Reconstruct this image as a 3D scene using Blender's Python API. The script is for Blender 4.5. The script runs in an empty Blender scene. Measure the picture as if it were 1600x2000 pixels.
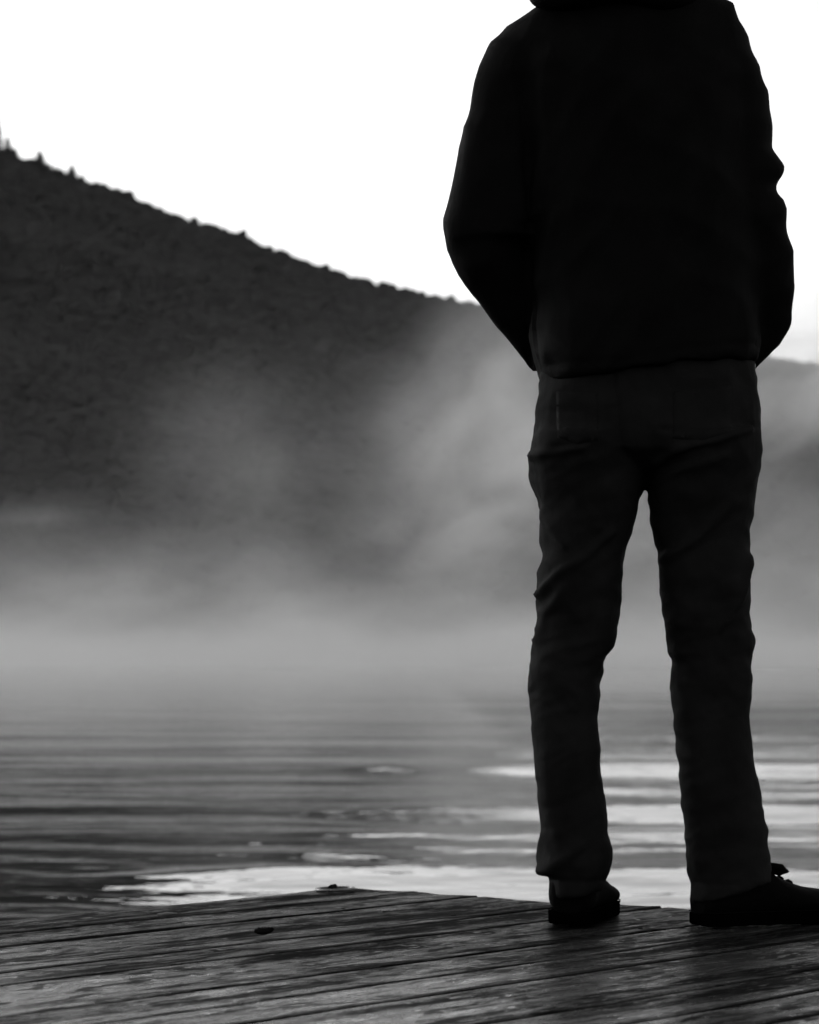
import bpy, bmesh, math, random
import numpy as np
from mathutils import Vector, Matrix, noise

random.seed(7)
rng = np.random.default_rng(7)
scene = bpy.context.scene
C = scene.collection
R = math.radians

# ------------------------------------------------------------------ camera
FOCAL = 5600.0        # focal length measured on the 1600 x 2000 photograph
HORIZON = 1290.0      # row of the horizon
EYE = 0.45            # camera height over the dock (m); dock top is z = 0
WATER_Z = -0.38
cam_data = bpy.data.cameras.new('camera')
cam = bpy.data.objects.new('camera', cam_data)
C.objects.link(cam)
cam.location = (0, 0, EYE)
cam.rotation_euler = (R(90), 0, 0)
cam_data.sensor_fit = 'VERTICAL'
cam_data.sensor_height = 36.0
cam_data.sensor_width = 28.8
cam_data.lens = 36.0 * FOCAL / 2000.0
cam_data.shift_y = (HORIZON - 1000.0) / 2000.0
cam_data.clip_start = 0.1
cam_data.clip_end = 20000
cam_data.dof.use_dof = True
cam_data.dof.focus_distance = 4.6
cam_data.dof.aperture_fstop = 8.0
scene.camera = cam

# ------------------------------------------------------------------ world, sun, exposure
SUN_EL, SUN_AZ = 6.0, -49.0      # degrees; azimuth clockwise from +Y (the view direction)
world = bpy.data.worlds.new('World')
scene.world = world
world.use_nodes = True
wn = world.node_tree.nodes
wl = world.node_tree.links
wn.clear()
sky = wn.new('ShaderNodeTexSky')
sky.sky_type = 'NISHITA'
sky.sun_disc = False
sky.sun_elevation = R(SUN_EL)
sky.sun_rotation = R(SUN_AZ)
sky.altitude = 400
sky.air_density = 1.0
sky.dust_density = 3.0
sky.ozone_density = 1.0
bw = wn.new('ShaderNodeRGBToBW')          # the photograph is black and white
bg = wn.new('ShaderNodeBackground')
bg.inputs['Strength'].default_value = 0.12
wo = wn.new('ShaderNodeOutputWorld')
wl.new(sky.outputs[0], bw.inputs[0])
wl.new(bw.outputs[0], bg.inputs['Color'])
wl.new(bg.outputs[0], wo.inputs['Surface'])

sun_data = bpy.data.lights.new('sun', 'SUN')
sun_data.energy = 2.0
sun_data.angle = R(0.6)
sun_data.color = (1, 1, 1)
sun = bpy.data.objects.new('sun', sun_data)
C.objects.link(sun)
sd = Vector((math.sin(R(SUN_AZ)) * math.cos(R(SUN_EL)), math.cos(R(SUN_AZ)) * math.cos(R(SUN_EL)), math.sin(R(SUN_EL))))
sun.rotation_euler = sd.to_track_quat('Z', 'Y').to_euler()
sun.location = (0, 0, 30)

vs = scene.view_settings
vs.view_transform = 'Standard'
vs.look = 'None'
vs.gamma = 1.0
vs.use_curve_mapping = False
vs.exposure = 1.9

cy = scene.cycles
cy.use_denoising = True
cy.use_adaptive_sampling = True
cy.adaptive_threshold = 0.03
cy.max_bounces = 8
cy.diffuse_bounces = 3
cy.glossy_bounces = 4
cy.transmission_bounces = 2
cy.volume_bounces = 3
cy.volume_step_rate = 1.0
cy.volume_max_steps = 256
cy.sample_clamp_indirect = 4.0

# ------------------------------------------------------------------ helpers
def wx(px, d):
    return (px - 800.0) / FOCAL * d
def wz(py, d):
    return EYE - (py - HORIZON) / FOCAL * d
def ground(px, py, z=0.0):
    d = FOCAL * (EYE - z) / (py - HORIZON)
    return np.array([wx(px, d), d])

def mesh_obj(name, verts, faces, mat, parent=None, smooth=True):
    me = bpy.data.meshes.new(name)
    me.from_pydata([tuple(v) for v in verts], [], faces)
    me.update()
    if smooth:
        me.polygons.foreach_set('use_smooth', np.ones(len(me.polygons), dtype=bool))
    me.materials.append(mat)
    o = bpy.data.objects.new(name, me)
    C.objects.link(o)
    if parent is not None:
        o.parent = parent
    return o

def empty(name, loc, label, cat, rz=0.0, group=None):
    o = bpy.data.objects.new(name, None)
    C.objects.link(o)
    o.location = loc
    o.rotation_euler = (0, 0, rz)
    o['label'] = label
    o['category'] = cat
    if group:
        o['group'] = group
    return o

class MB:
    """collects shapes for one mesh"""
    def __init__(self):
        self.v, self.f = [], []
    def add(self, vs_, fs_):
        k = len(self.v)
        self.v += [tuple(p) for p in vs_]
        self.f += [tuple(i + k for i in q) for q in fs_]
    def loft(self, rings, cap=True):
        n = len(rings[0])
        vs_ = [p for r in rings for p in r]
        fs_ = []
        for i in range(len(rings) - 1):
            for j in range(n):
                a, b = i * n + j, i * n + (j + 1) % n
                fs_.append((a, b, b + n, a + n))
        if cap:
            fs_.append(tuple(range(n - 1, -1, -1)))
            m = (len(rings) - 1) * n
            fs_.append(tuple(range(m, m + n)))
        self.add(vs_, fs_)
    def tube(self, pts, rad, n=12, flat=1.0):
        pts = [Vector(p) for p in pts]
        if not hasattr(rad, '__len__'):
            rad = [rad] * len(pts)
        rings = []
        ref = Vector((0, 1, 0.01)).normalized()
        for i, p in enumerate(pts):
            t = (pts[min(i + 1, len(pts) - 1)] - pts[max(i - 1, 0)]).normalized()
            if abs(t.dot(ref)) > 0.95:
                r0 = Vector((1, 0, 0))
            else:
                r0 = ref
            a = t.cross(r0).normalized()
            b = t.cross(a).normalized()
            rings.append([p + a * rad[i] * math.cos(2 * math.pi * k / n) + b * rad[i] * flat * math.sin(2 * math.pi * k / n) for k in range(n)])
        self.loft(rings)
    def box(self, c, s, rz=0.0):
        cx, cy_, cz = c
        sx, sy, sz = s[0] / 2, s[1] / 2, s[2] / 2
        ca, sa = math.cos(rz), math.sin(rz)
        vs_ = []
        for z in (-sz, sz):
            for x, y in ((-sx, -sy), (sx, -sy), (sx, sy), (-sx, sy)):
                vs_.append((cx + x * ca - y * sa, cy_ + x * sa + y * ca, cz + z))
        self.add(vs_, [(3, 2, 1, 0), (4, 5, 6, 7), (0, 1, 5, 4), (1, 2, 6, 5), (2, 3, 7, 6), (3, 0, 4, 7)])
    def build(self, name, mat, parent=None, smooth=True):
        return mesh_obj(name, self.v, self.f, mat, parent, smooth)

class NT:
    """short-hand for node trees"""
    def __init__(self, tree):
        self.t = tree
    def n(self, kind, **kw):
        nd = self.t.nodes.new(kind)
        for k, v in kw.items():
            setattr(nd, k, v)
        return nd
    def link(self, a, b):
        self.t.links.new(a, b)
    def _in(self, sock, v):
        if isinstance(v, (int, float, tuple)):
            sock.default_value = v
        else:
            self.link(v, sock)
    def m(self, op, a, b=0.0, c=None):
        nd = self.n('ShaderNodeMath', operation=op)
        self._in(nd.inputs[0], a)
        self._in(nd.inputs[1], b)
        if c is not None:
            self._in(nd.inputs[2], c)
        return nd.outputs[0]
    def vm(self, op, a, b=(0, 0, 0), out=0):
        nd = self.n('ShaderNodeVectorMath', operation=op)
        self._in(nd.inputs[0], a)
        self._in(nd.inputs[1], b)
        return nd.outputs[out]
    def step(self, v, lo, hi, o0=0.0, o1=1.0, kind='SMOOTHSTEP'):
        nd = self.n('ShaderNodeMapRange', interpolation_type=kind)
        self._in(nd.inputs[0], v)
        for i, q in enumerate((lo, hi, o0, o1)):
            nd.inputs[1 + i].default_value = q
        return nd.outputs[0]
    def noise(self, vec, scale=1.0, detail=4.0, rough=0.55, dist=0.0):
        nd = self.n('ShaderNodeTexNoise')
        self.link(vec, nd.inputs['Vector'])
        nd.inputs['Scale'].default_value = scale
        nd.inputs['Detail'].default_value = detail
        nd.inputs['Roughness'].default_value = rough
        nd.inputs['Distortion'].default_value = dist
        return nd.outputs[0]
    def mapping(self, vec, loc=(0, 0, 0), scale=(1, 1, 1), rot=(0, 0, 0)):
        nd = self.n('ShaderNodeMapping')
        self._in(nd.inputs['Vector'], vec)
        self._in(nd.inputs['Location'], loc)
        nd.inputs['Scale'].default_value = scale
        nd.inputs['Rotation'].default_value = rot
        return nd.outputs[0]
    def grey(self, v):
        nd = self.n('ShaderNodeCombineColor')
        for i in range(3):
            self._in(nd.inputs[i], v)
        return nd.outputs[0]
    def bump(self, h, strength=0.3, dist=0.01, normal=None):
        nd = self.n('ShaderNodeBump')
        self.link(h, nd.inputs['Height'])
        nd.inputs['Strength'].default_value = strength
        nd.inputs['Distance'].default_value = dist
        if normal is not None:
            self.link(normal, nd.inputs['Normal'])
        return nd.outputs[0]

def material(name, grey=0.1, rough=0.6, spec=0.5):
    m = bpy.data.materials.new(name)
    m.use_nodes = True
    t = NT(m.node_tree)
    p = m.node_tree.nodes['Principled BSDF']
    p.inputs['Base Color'].default_value = (grey, grey, grey, 1)
    p.inputs['Roughness'].default_value = rough
    p.inputs['Specular IOR Level'].default_value = spec
    return m, t, p

def coords(t, which='Object'):
    return t.n('ShaderNodeTexCoord').outputs[which]

# ------------------------------------------------------------------ materials
def cloth_mat(name, grey, spec, weave=900.0, var=0.35):
    m, t, p = material(name, grey, 0.75, spec)
    co = coords(t)
    n1 = t.noise(co, 9.0, 5, 0.6)
    n2 = t.noise(co, weave, 2, 0.6)
    v = t.m('MULTIPLY', t.step(n1, 0.3, 0.7, 1 - var, 1 + var, 'LINEAR'), t.step(n2, 0.3, 0.7, 0.8, 1.2, 'LINEAR'))
    t.link(t.grey(t.m('MULTIPLY', v, grey)), p.inputs['Base Color'])
    nb = t.bump(n2, 0.25, 0.0008)
    n3 = t.noise(t.mapping(co, scale=(1, 1, 0.6)), 28.0, 4, 0.6)
    t.link(t.bump(n3, 0.35, 0.006, nb), p.inputs['Normal'])
    return m
MAT_JACKET = cloth_mat('jacket_cloth', 0.0028, 0.03)
MAT_TROUSERS = cloth_mat('trouser_cloth', 0.0080, 0.03)
MAT_SHOE = cloth_mat('shoe_suede', 0.002, 0.02, 1400)
MAT_SOLE, _t, _p = material('shoe_rubber', 0.0010, 0.7, 0.0)
_t.link(_t.bump(_t.noise(coords(_t), 160.0, 3), 0.3, 0.001), _p.inputs['Normal'])
MAT_WELT, _t, _p = material('welt_thread', 0.003, 0.8, 0.0)
_t.link(_t.bump(_t.noise(coords(_t), 500.0, 2), 0.4, 0.001), _p.inputs['Normal'])
MAT_SEAM, _t, _p = material('seam_thread', 0.05, 0.6, 0.2)
_t.link(_t.bump(_t.noise(coords(_t), 900.0, 2), 0.4, 0.0005), _p.inputs['Normal'])
MAT_METAL, _t, _p = material('galvanised_metal', 0.16, 0.3, 0.5)
_p.inputs['Metallic'].default_value = 1.0
_t.link(_t.step(_t.noise(coords(_t), 60.0, 4), 0.3, 0.7, 0.2, 0.5), _p.inputs['Roughness'])
MAT_SKIN, _t, _p = material('skin', 0.30, 0.5, 0.4)
_t.link(_t.bump(_t.noise(coords(_t), 220.0, 3), 0.2, 0.001), _p.inputs['Normal'])
MAT_HAIR, _t, _p = material('hair', 0.02, 0.5, 0.4)
_t.link(_t.bump(_t.noise(_t.mapping(coords(_t), scale=(300, 300, 18)), 1.0, 3), 0.8, 0.004), _p.inputs['Normal'])
MAT_DEBRIS, _t, _p = material('wet_bark', 0.004, 0.6, 0.05)
_t.link(_t.bump(_t.noise(coords(_t), 300.0, 4), 0.8, 0.003), _p.inputs['Normal'])
MAT_SPLINTER, _t, _p = material('pale_splinter', 0.22, 0.6, 0.3)
_t.link(_t.bump(_t.noise(_t.mapping(coords(_t), scale=(20, 400, 400)), 1.0, 3), 0.5, 0.001), _p.inputs['Normal'])

def wood_mat():
    m, t, p = material('weathered_wet_wood', 0.1, 0.4, 0.5)
    co = coords(t)
    oi = t.n('ShaderNodeObjectInfo')
    off = t.n('ShaderNodeCombineXYZ')
    for i, k in enumerate((37.0, 11.0, 5.0)):
        t.link(t.m('MULTIPLY', oi.outputs['Random'], k), off.inputs[i])
    v = t.vm('ADD', co, off.outputs[0])
    fine = t.noise(t.mapping(v, scale=(45, 130, 60)), 1.0, 5, 0.7)                  # fibre tufts
    grain = t.noise(t.mapping(v, scale=(2.4, 30, 20)), 1.0, 7, 0.68, 0.3)          # growth rings
    patch = t.noise(t.mapping(v, scale=(1.3, 11, 6)), 1.0, 8, 0.66, 0.2)            # worn / silvered patches
    blot = t.noise(t.mapping(v, scale=(8, 30, 6)), 1.0, 9, 0.72, 0.15)
    speck = t.noise(t.mapping(v, scale=(26, 70, 40)), 1.0, 4, 0.62)
    sx = t.n('ShaderNodeSeparateXYZ')
    t.link(co, sx.inputs[0])
    shade_noise = t.noise(t.mapping(v, scale=(0.9, 2.5, 1)), 1.0, 4, 0.6)
    end_shade = t.step(t.m('ADD', sx.outputs[0], t.m('MULTIPLY', t.m('SUBTRACT', shade_noise, 0.5), 1.6)), -2.0, -0.75)    # light fall-off painted in: colour and sheen dim towards the dock's end
    unshaded = t.m('SUBTRACT', 1.0, end_shade)
    silver = t.m('MULTIPLY', t.step(patch, 0.44, 0.54), t.m('MULTIPLY_ADD', unshaded, 0.75, 0.25))
    flake = t.step(blot, 0.53, 0.57)
    c = t.m('ADD', 0.008, t.m('MULTIPLY', silver, 0.07))
    c = t.m('MULTIPLY', c, t.step(grain, 0.3, 0.7, 0.75, 1.25, 'LINEAR'))
    c = t.m('MULTIPLY', c, t.step(fine, 0.3, 0.7, 0.6, 1.4, 'LINEAR'))
    c = t.m('ADD', c, t.m('MULTIPLY', flake, 0.010))
    brd = t.m('MULTIPLY_ADD', oi.outputs['Random'], 0.6, 0.7)
    c = t.m('MULTIPLY', c, brd)
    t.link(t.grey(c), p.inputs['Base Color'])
    r = t.m('SUBTRACT', 0.40, t.m('MULTIPLY', silver, 0.15))
    r = t.m('SUBTRACT', r, t.m('MULTIPLY', flake, 0.10))
    r = t.m('SUBTRACT', r, t.m('MULTIPLY', t.step(speck, 0.585, 0.62), 0.08))
    t.link(t.m('MAXIMUM', r, 0.16), p.inputs['Roughness'])
    glint = t.step(speck, 0.57, 0.60)
    wet = t.m('MULTIPLY', t.step(patch, 0.42, 0.58, 0.05, 1.0), t.step(blot, 0.43, 0.58, 0.0, 1.0))
    wet = t.m('MULTIPLY', wet, t.step(grain, 0.34, 0.54, 0.45, 1.0))
    wet = t.m('ADD', t.m('MULTIPLY', wet, 1.0), t.m('MULTIPLY', glint, t.step(patch, 0.40, 0.52, 0.0, 0.8)))
    wet = t.m('MULTIPLY', wet, t.m('POWER', t.m('MULTIPLY_ADD', unshaded, 0.82, 0.18), 2.2))  # sheen dimmed by the same painted fall-off
    wet = t.m('MAXIMUM', wet, t.m('MULTIPLY_ADD', unshaded, 0.0022, 0.0003))
    t.link(t.m('MINIMUM', wet, 1.0), p.inputs['Specular IOR Level'])
    b = t.bump(grain, 0.20, 0.004)
    b = t.bump(fine, 0.30, 0.0016, b)
    b = t.bump(flake, 0.5, 0.0012, b)
    b = t.bump(glint, 0.6, 0.0014, b)
    t.link(b, p.inputs['Normal'])
    return m
MAT_WOOD = wood_mat()
MAT_POST, _t, _p = material('wet_post_wood', 0.05, 0.6, 0.3)
_t.link(_t.bump(_t.noise(_t.mapping(coords(_t), scale=(60, 60, 6)), 1.0, 5), 0.6, 0.006), _p.inputs['Normal'])

MAT_SIDE, _t, _p = material('dark_sawn_wood', 0.012, 0.8, 0.02)
_t.link(_t.bump(_t.noise(_t.mapping(coords(_t), scale=(8, 60, 60)), 1.0, 5), 0.6, 0.004), _p.inputs['Normal'])

def water_mat():
    m, t, p = material('lake_water', 0.010, 0.03, 0.5)
    p.inputs['IOR'].default_value = 1.333
    pos = t.n('ShaderNodeNewGeometry').outputs['Position']
    n1 = t.noise(t.mapping(pos, scale=(0.55, 2.4, 1), rot=(0, 0, R(5))), 1.0, 3, 0.5, 0.3)
    n2 = t.noise(t.mapping(pos, scale=(4.5, 7.0, 1), rot=(0, 0, R(-14))), 1.0, 2, 0.5)
    b = t.bump(n1, 0.10, 0.02)
    b = t.bump(n2, 0.80, 0.006, b)
    t.link(b, p.inputs['Normal'])
    return m
MAT_WATER = water_mat()

def forest_mat():
    m, t, p = material('forest_leaves', 0.05, 0.8, 0.1)
    pos = t.n('ShaderNodeNewGeometry').outputs['Position']
    n1 = t.noise(pos, 0.05, 4, 0.6)
    n2 = t.noise(pos, 1.2, 4, 0.7)
    v = t.m('MULTIPLY', t.step(n1, 0.3, 0.7, 0.014, 0.030, 'LINEAR'), t.step(n2, 0.3, 0.7, 0.8, 1.2, 'LINEAR'))
    t.link(t.grey(v), p.inputs['Base Color'])
    t.link(t.bump(n2, 0.3, 0.5), p.inputs['Normal'])
    return m
MAT_FOREST = forest_mat()
MAT_GROUND, _t, _p = material('forest_floor', 0.05, 0.9, 0.1)
_t.link(_t.bump(_t.noise(coords(_t), 0.3, 5), 0.8, 2.0), _p.inputs['Normal'])
MAT_BARK, _t, _p = material('bark', 0.06, 0.8, 0.2)
_t.link(_t.bump(_t.noise(_t.mapping(coords(_t), scale=(8, 8, 1)), 1.0, 5), 0.8, 0.1), _p.inputs['Normal'])

# ------------------------------------------------------------------ water
def smooth01(x):
    x = np.clip(x, 0, 1)
    return x * x * (3 - 2 * x)

def vnoise(x, y, seed):
    """smooth value noise on arrays"""
    r = np.random.default_rng(seed).random((256, 256))
    xi, yi = np.floor(x).astype(int), np.floor(y).astype(int)
    fx, fy = smooth01(x - xi), smooth01(y - yi)
    a = r[xi & 255, yi & 255]; b = r[(xi + 1) & 255, yi & 255]
    c = r[xi & 255, (yi + 1) & 255]; d = r[(xi + 1) & 255, (yi + 1) & 255]
    return (a * (1 - fx) + b * fx) * (1 - fy) + (c * (1 - fx) + d * fx) * fy

def wave_height(X, Y):
    h = np.zeros_like(X)
    fade = smooth01((Y - 4) / 3) * (1 - smooth01((Y - 45) / 110))
    # long low swell rolling towards the dock, crests a little uneven
    warp = 1.5 * (vnoise(X * 0.16 + 9, Y * 0.10 + 3, 1) - 0.5) + 0.6 * (vnoise(X * 0.5, Y * 0.35, 2) - 0.5)
    # main train: rows of crests that lengthen with the distance from the dock
    yt = np.array([2.0, 4.6, 7.0, 10.0, 12.7, 15.1, 17.9, 21.4, 25.6, 31.0, 38.0, 47.0, 58.0, 72.0, 90.0, 112.0, 140.0, 180.0])
    nt = np.arange(len(yt)) - 3.0
    st = np.array([(3, 1.0), (8.4, 1.6), (9.2, 4.1), (10.8, 3.7), (11.5, 1.9), (12.6, 1.7), (13.8, 1.9), (15.1, 3.1), (16.5, 2.2), (17.9, 2.5), (21.4, 2.7), (26, 2.2), (31, 2.3), (38, 1.6), (45, 1.3), (60, 0.8), (90, 0.3), (180, 0.05)])
    yw = Y + 0.035 * X + 0.75 * warp + 0.10 * (vnoise(X * 2.6, Y * 1.2 + 4, 5) - 0.5)
    ph = 2 * math.pi * np.interp(yw, yt, nt)
    lam = np.interp(yw, 0.5 * (yt[1:] + yt[:-1]), np.diff(yt))
    sl = np.tan(np.radians(np.interp(yw, st[:, 0], st[:, 1]))) * (0.55 + 0.85 * vnoise(X * 0.55 + 3, Y * 0.25 + 8, 20))
    x0 = np.interp(yw, [8, 10.4, 11.6, 12.7, 13.9, 15.1, 16.5, 17.9, 21.4, 31, 45], [-1.05, -1.05, -0.2, 0.5, 0.0, -0.75, 0.0, 0.8, 0.3, 1.2, 1.0])   # the wave groups come in from the right
    sl = sl * (0.06 + 0.94 * smooth01((X - x0 + 0.3) / 0.8) + 0.9 * np.exp(-((X + 0.16) / 0.30) ** 2 - ((yw - 21.5) / 1.2) ** 2))
    h += sl * lam / (2 * math.pi) * (np.sin(ph) - 0.06 * np.sin(3 * ph))
    # the lake's own small chop: many short waves from slightly different headings
    rw = np.random.default_rng(4)
    trains = [(0.42 * 1.24 ** q, rw.normal(0, 22), 0.42 if q < 4 else (0.22 if q < 8 else 0.15)) for q in range(13)]   # wavelength, heading, slope in degrees
    for i, (lam, ang, sl) in enumerate(trains):
        k = 2 * math.pi / lam
        a = R(ang)
        amp = math.tan(R(sl)) / k
        mod = 2.4 * vnoise(X * 0.6 / lam ** 0.5 + 17 * i, Y * 0.35 / lam ** 0.5 + 5 * i, 10 + i) ** 1.5
        h += amp * mod * np.sin(k * (Y * math.cos(a) + X * math.sin(a) + 0.4 * warp) + 1.7 * i) * (1 - smooth01((Y - 18 * lam ** 0.7) / (30 * lam ** 0.7)))
    return h * fade

ys = [-900, -300, -80, -20, -5, 0, 2, 3.5]
y = 4.5
while y < 4000:
    ys.append(y)
    y += max(0.05, 0.05 * (y / 10.0) ** 1.75)
xs = []
x = 0.0
while x < 2500:
    xs.append(x)
    x += 0.07 if x < 4.5 else (x - 4.5) * 0.10 + 0.07
xs = np.array([-q for q in reversed(xs[1:])] + xs)
ys = np.array(ys)
GX, GY = np.meshgrid(xs, ys)
GZ = WATER_Z + wave_height(GX, GY)
nx, ny = len(xs), len(ys)
idx = np.arange(nx * ny).reshape(ny, nx)
quads = np.stack([idx[:-1, :-1], idx[:-1, 1:], idx[1:, 1:], idx[1:, :-1]], -1).reshape(-1, 4)
water = mesh_obj('water', np.stack([GX, GY, GZ], -1).reshape(-1, 3), quads.tolist(), MAT_WATER)
water['kind'] = 'structure'

# ------------------------------------------------------------------ hill, forest, trees on the ridge
RIDGE = np.array([(-9000, 700), (-6000, 250), (-3000, -200), (-1500, -120), (-600, 60), (-200, 200), (0, 287), (60, 315), (100, 330), (160, 352),
                  (230, 372), (300, 405), (350, 428), (420, 446), (470, 460), (500, 478), (545, 492), (600, 515), (650, 530), (700, 548), (750, 560),
                  (800, 572), (860, 586), (940, 600), (1050, 626), (1200, 655), (1350, 682), (1480, 706), (1540, 714), (1600, 724), (1800, 760),
                  (2200, 830), (3500, 940), (6000, 960), (9000, 900)], float)
CANOPY = 5.0
def ridge_y(X):
    return 1000.0 + 40 * np.sin(X * 0.004)
def ridge_z(X):
    d = ridge_y(X)
    px = X / d * FOCAL + 800
    return EYE + (HORIZON - np.interp(px, RIDGE[:, 0], RIDGE[:, 1])) / FOCAL * d - CANOPY
def shore_y(X):
    return 480.0 + 14 * np.sin(X * 0.013 + 1) + 6 * np.sin(X * 0.041)
def hill_z(X, Y):
    s = (Y - shore_y(X)) / (ridge_y(X) - shore_y(X))
    hz = np.maximum(ridge_z(X), 8.0)
    up = np.clip(s, 0, 1)
    z = (hz + 3) * (0.55 * up + 0.45 * np.sin(up * math.pi / 2)) - 3
    z = np.where(s < 0, -3 + s * 30, z)
    z = np.where(s > 1, hz * (1 - 0.5 * smooth01((s - 1) / 1.5)) - 25 * (s - 1), z)
    bumps = 9 * (vnoise(X * 0.02 + 40, Y * 0.014 + 40, 31) - 0.5) * np.sin(np.clip(s, 0, 1) * math.pi)
    return z + bumps
hxs = np.concatenate([np.linspace(-1600, -260, 90), np.linspace(-250, 250, 126), np.linspace(260, 1600, 90)])
hss = np.concatenate([np.linspace(-0.08, 1.05, 70), np.linspace(1.1, 2.5, 12)])
HX, HS = np.meshgrid(hxs, hss)
HY = shore_y(HX) + HS * (ridge_y(HX) - shore_y(HX))
HZ = hill_z(HX, HY)
n1, n2 = len(hxs), len(hss)
idx = np.arange(n1 * n2).reshape(n2, n1)
quads = np.stack([idx[:-1, :-1], idx[:-1, 1:], idx[1:, 1:], idx[1:, :-1]], -1).reshape(-1, 4)
hill = mesh_obj('hill', np.stack([HX, HY, HZ], -1).reshape(-1, 3), quads.tolist(), MAT_GROUND)
hill['kind'] = 'structure'

def ico(sub):
    bm = bmesh.new()
    bmesh.ops.create_icosphere(bm, subdivisions=sub, radius=1.0)
    v = np.array([q.co[:] for q in bm.verts])
    f = np.array([[q.index for q in p.verts] for p in bm.faces])
    bm.free()
    return v, f
protos = []
for k in range(8):
    v, f = ico(2)
    d = np.array([1 + 0.55 * noise.noise(Vector(q) * 1.7 + Vector((k * 7, 3, 1))) + 0.25 * noise.noise(Vector(q) * 4.1 + Vector((k, 9, 5))) for q in v])
    protos.append((v * d[:, None], f))
tv, tf = [], []
base = 0
def scatter(x0, x1, step, cone):
    global base
    for X in np.arange(x0, x1, step):
        for Y in np.arange(484, 1050, step * 1.05):
            jx, jy = rng.uniform(-0.45, 0.45, 2) * step
            xx, yy = X + jx, Y + jy
            if cone and abs(xx) > 0.155 * yy + 25:
                continue
            s = (yy - shore_y(xx)) / (ridge_y(xx) - shore_y(xx))
            if s < 0.0 or s > 1.03:
                continue
            zz = float(hill_z(np.array(xx), np.array(yy)))
            v, f = protos[rng.integers(8)]
            r = rng.uniform(0.72, 0.98) * step
            h = rng.uniform(3.2, 3.9)
            if s > 0.94:                      # the treetops along the ridge stand clear of each other
                h *= rng.uniform(0.85, 1.75)
                r *= rng.uniform(0.6, 0.95)
            a = rng.uniform(0, 6.28)
            ca, sa = math.cos(a), math.sin(a)
            q = np.empty_like(v)
            q[:, 0] = xx + (v[:, 0] * ca - v[:, 1] * sa) * r
            q[:, 1] = yy + (v[:, 0] * sa + v[:, 1] * ca) * r
            q[:, 2] = zz + 2.6 + v[:, 2] * h * 0.66
            tv.append(q)
            tf.append(f + base)
            base += len(v)
scatter(-190, 190, 4.3, True)
TV, TF = np.concatenate(tv), np.concatenate(tf)
me = bpy.data.meshes.new('forest')
me.vertices.add(len(TV)); me.vertices.foreach_set('co', TV.ravel())
me.loops.add(TF.size); me.loops.foreach_set('vertex_index', TF.ravel().astype(np.int32))
me.polygons.add(len(TF)); me.polygons.foreach_set('loop_start', np.arange(0, TF.size, 3, dtype=np.int32))
me.update(calc_edges=True)
me.materials.append(MAT_FOREST)
forest = bpy.data.objects.new('forest', me)
C.objects.link(forest)
forest['kind'] = 'stuff'
forest['label'] = 'dark unbroken forest covering the hillside behind the lake'
forest['category'] = 'forest'

def conifer(px, top, label, width, seed):
    d = float(ridge_y(wx(px, 1000.0)))
    X = wx(px, d)
    zb = float(ridge_z(np.array(X)))
    zt = wz(top, d)
    H = zt - zb
    e = empty('conifer_tree', (X, d - 2, zb), label, 'tree', group='single conifers on the ridge')
    tr = MB()
    tr.tube([(0, 0, -2), (0.1, 0, H * 0.4), (0, 0, H * 0.97)], [0.32, 0.22, 0.04], 8)
    tr.build('trunk', MAT_BARK, e)
    rd = random.Random(seed)
    cr = MB()
    z = H * 0.12
    while z < H * 0.99:
        f = 1 - z / H
        ln = width * (f ** 0.65) * rd.uniform(0.75, 1.15) + 0.12
        for k in range(9):
            a = rd.uniform(0, 6.28)
            l2 = ln * rd.uniform(0.6, 1.1)
            dx, dy = math.cos(a), math.sin(a)
            w = 0.22 * l2 + 0.12
            p0 = Vector((0, 0, z))
            for q in range(3):       # drooping boughs made of leaf-sized blades
                t0, t1 = q / 3, (q + 1) / 3
                a0 = p0 + Vector((dx * l2 * t0, dy * l2 * t0, -0.28 * l2 * t0))
                a1 = p0 + Vector((dx * l2 * t1, dy * l2 * t1, -0.28 * l2 * t1 - 0.1))
                s = Vector((-dy, dx, 0)) * w * (1 - 0.6 * t0)
                dn = Vector((0, 0, -rd.uniform(0.15, 0.4)))
                cr.add([a0 - s, a0 + s, a1 + s * 0.55, a1 - s * 0.55, (a0 + a1) / 2 + dn], [(0, 1, 2, 3), (0, 4, 1), (1, 4, 2), (2, 4, 3), (3, 4, 0)])
        z += 0.28
    cr.build('crown', MAT_FOREST, e, smooth=False)
conifer(-3, 214, 'tallest thin conifer on the ridge, cut by the left edge of the photo', 3.0, 1)
conifer(17, 264, 'shortest conifer on the ridge, beside the tree at the left edge', 3.2, 2)
conifer(79, 292, 'broad conifer on the ridge, middle one of the small group', 5.0, 3)
conifer(142, 320, 'pointed conifer on the ridge, rightmost of the small group', 4.4, 4)

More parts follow.
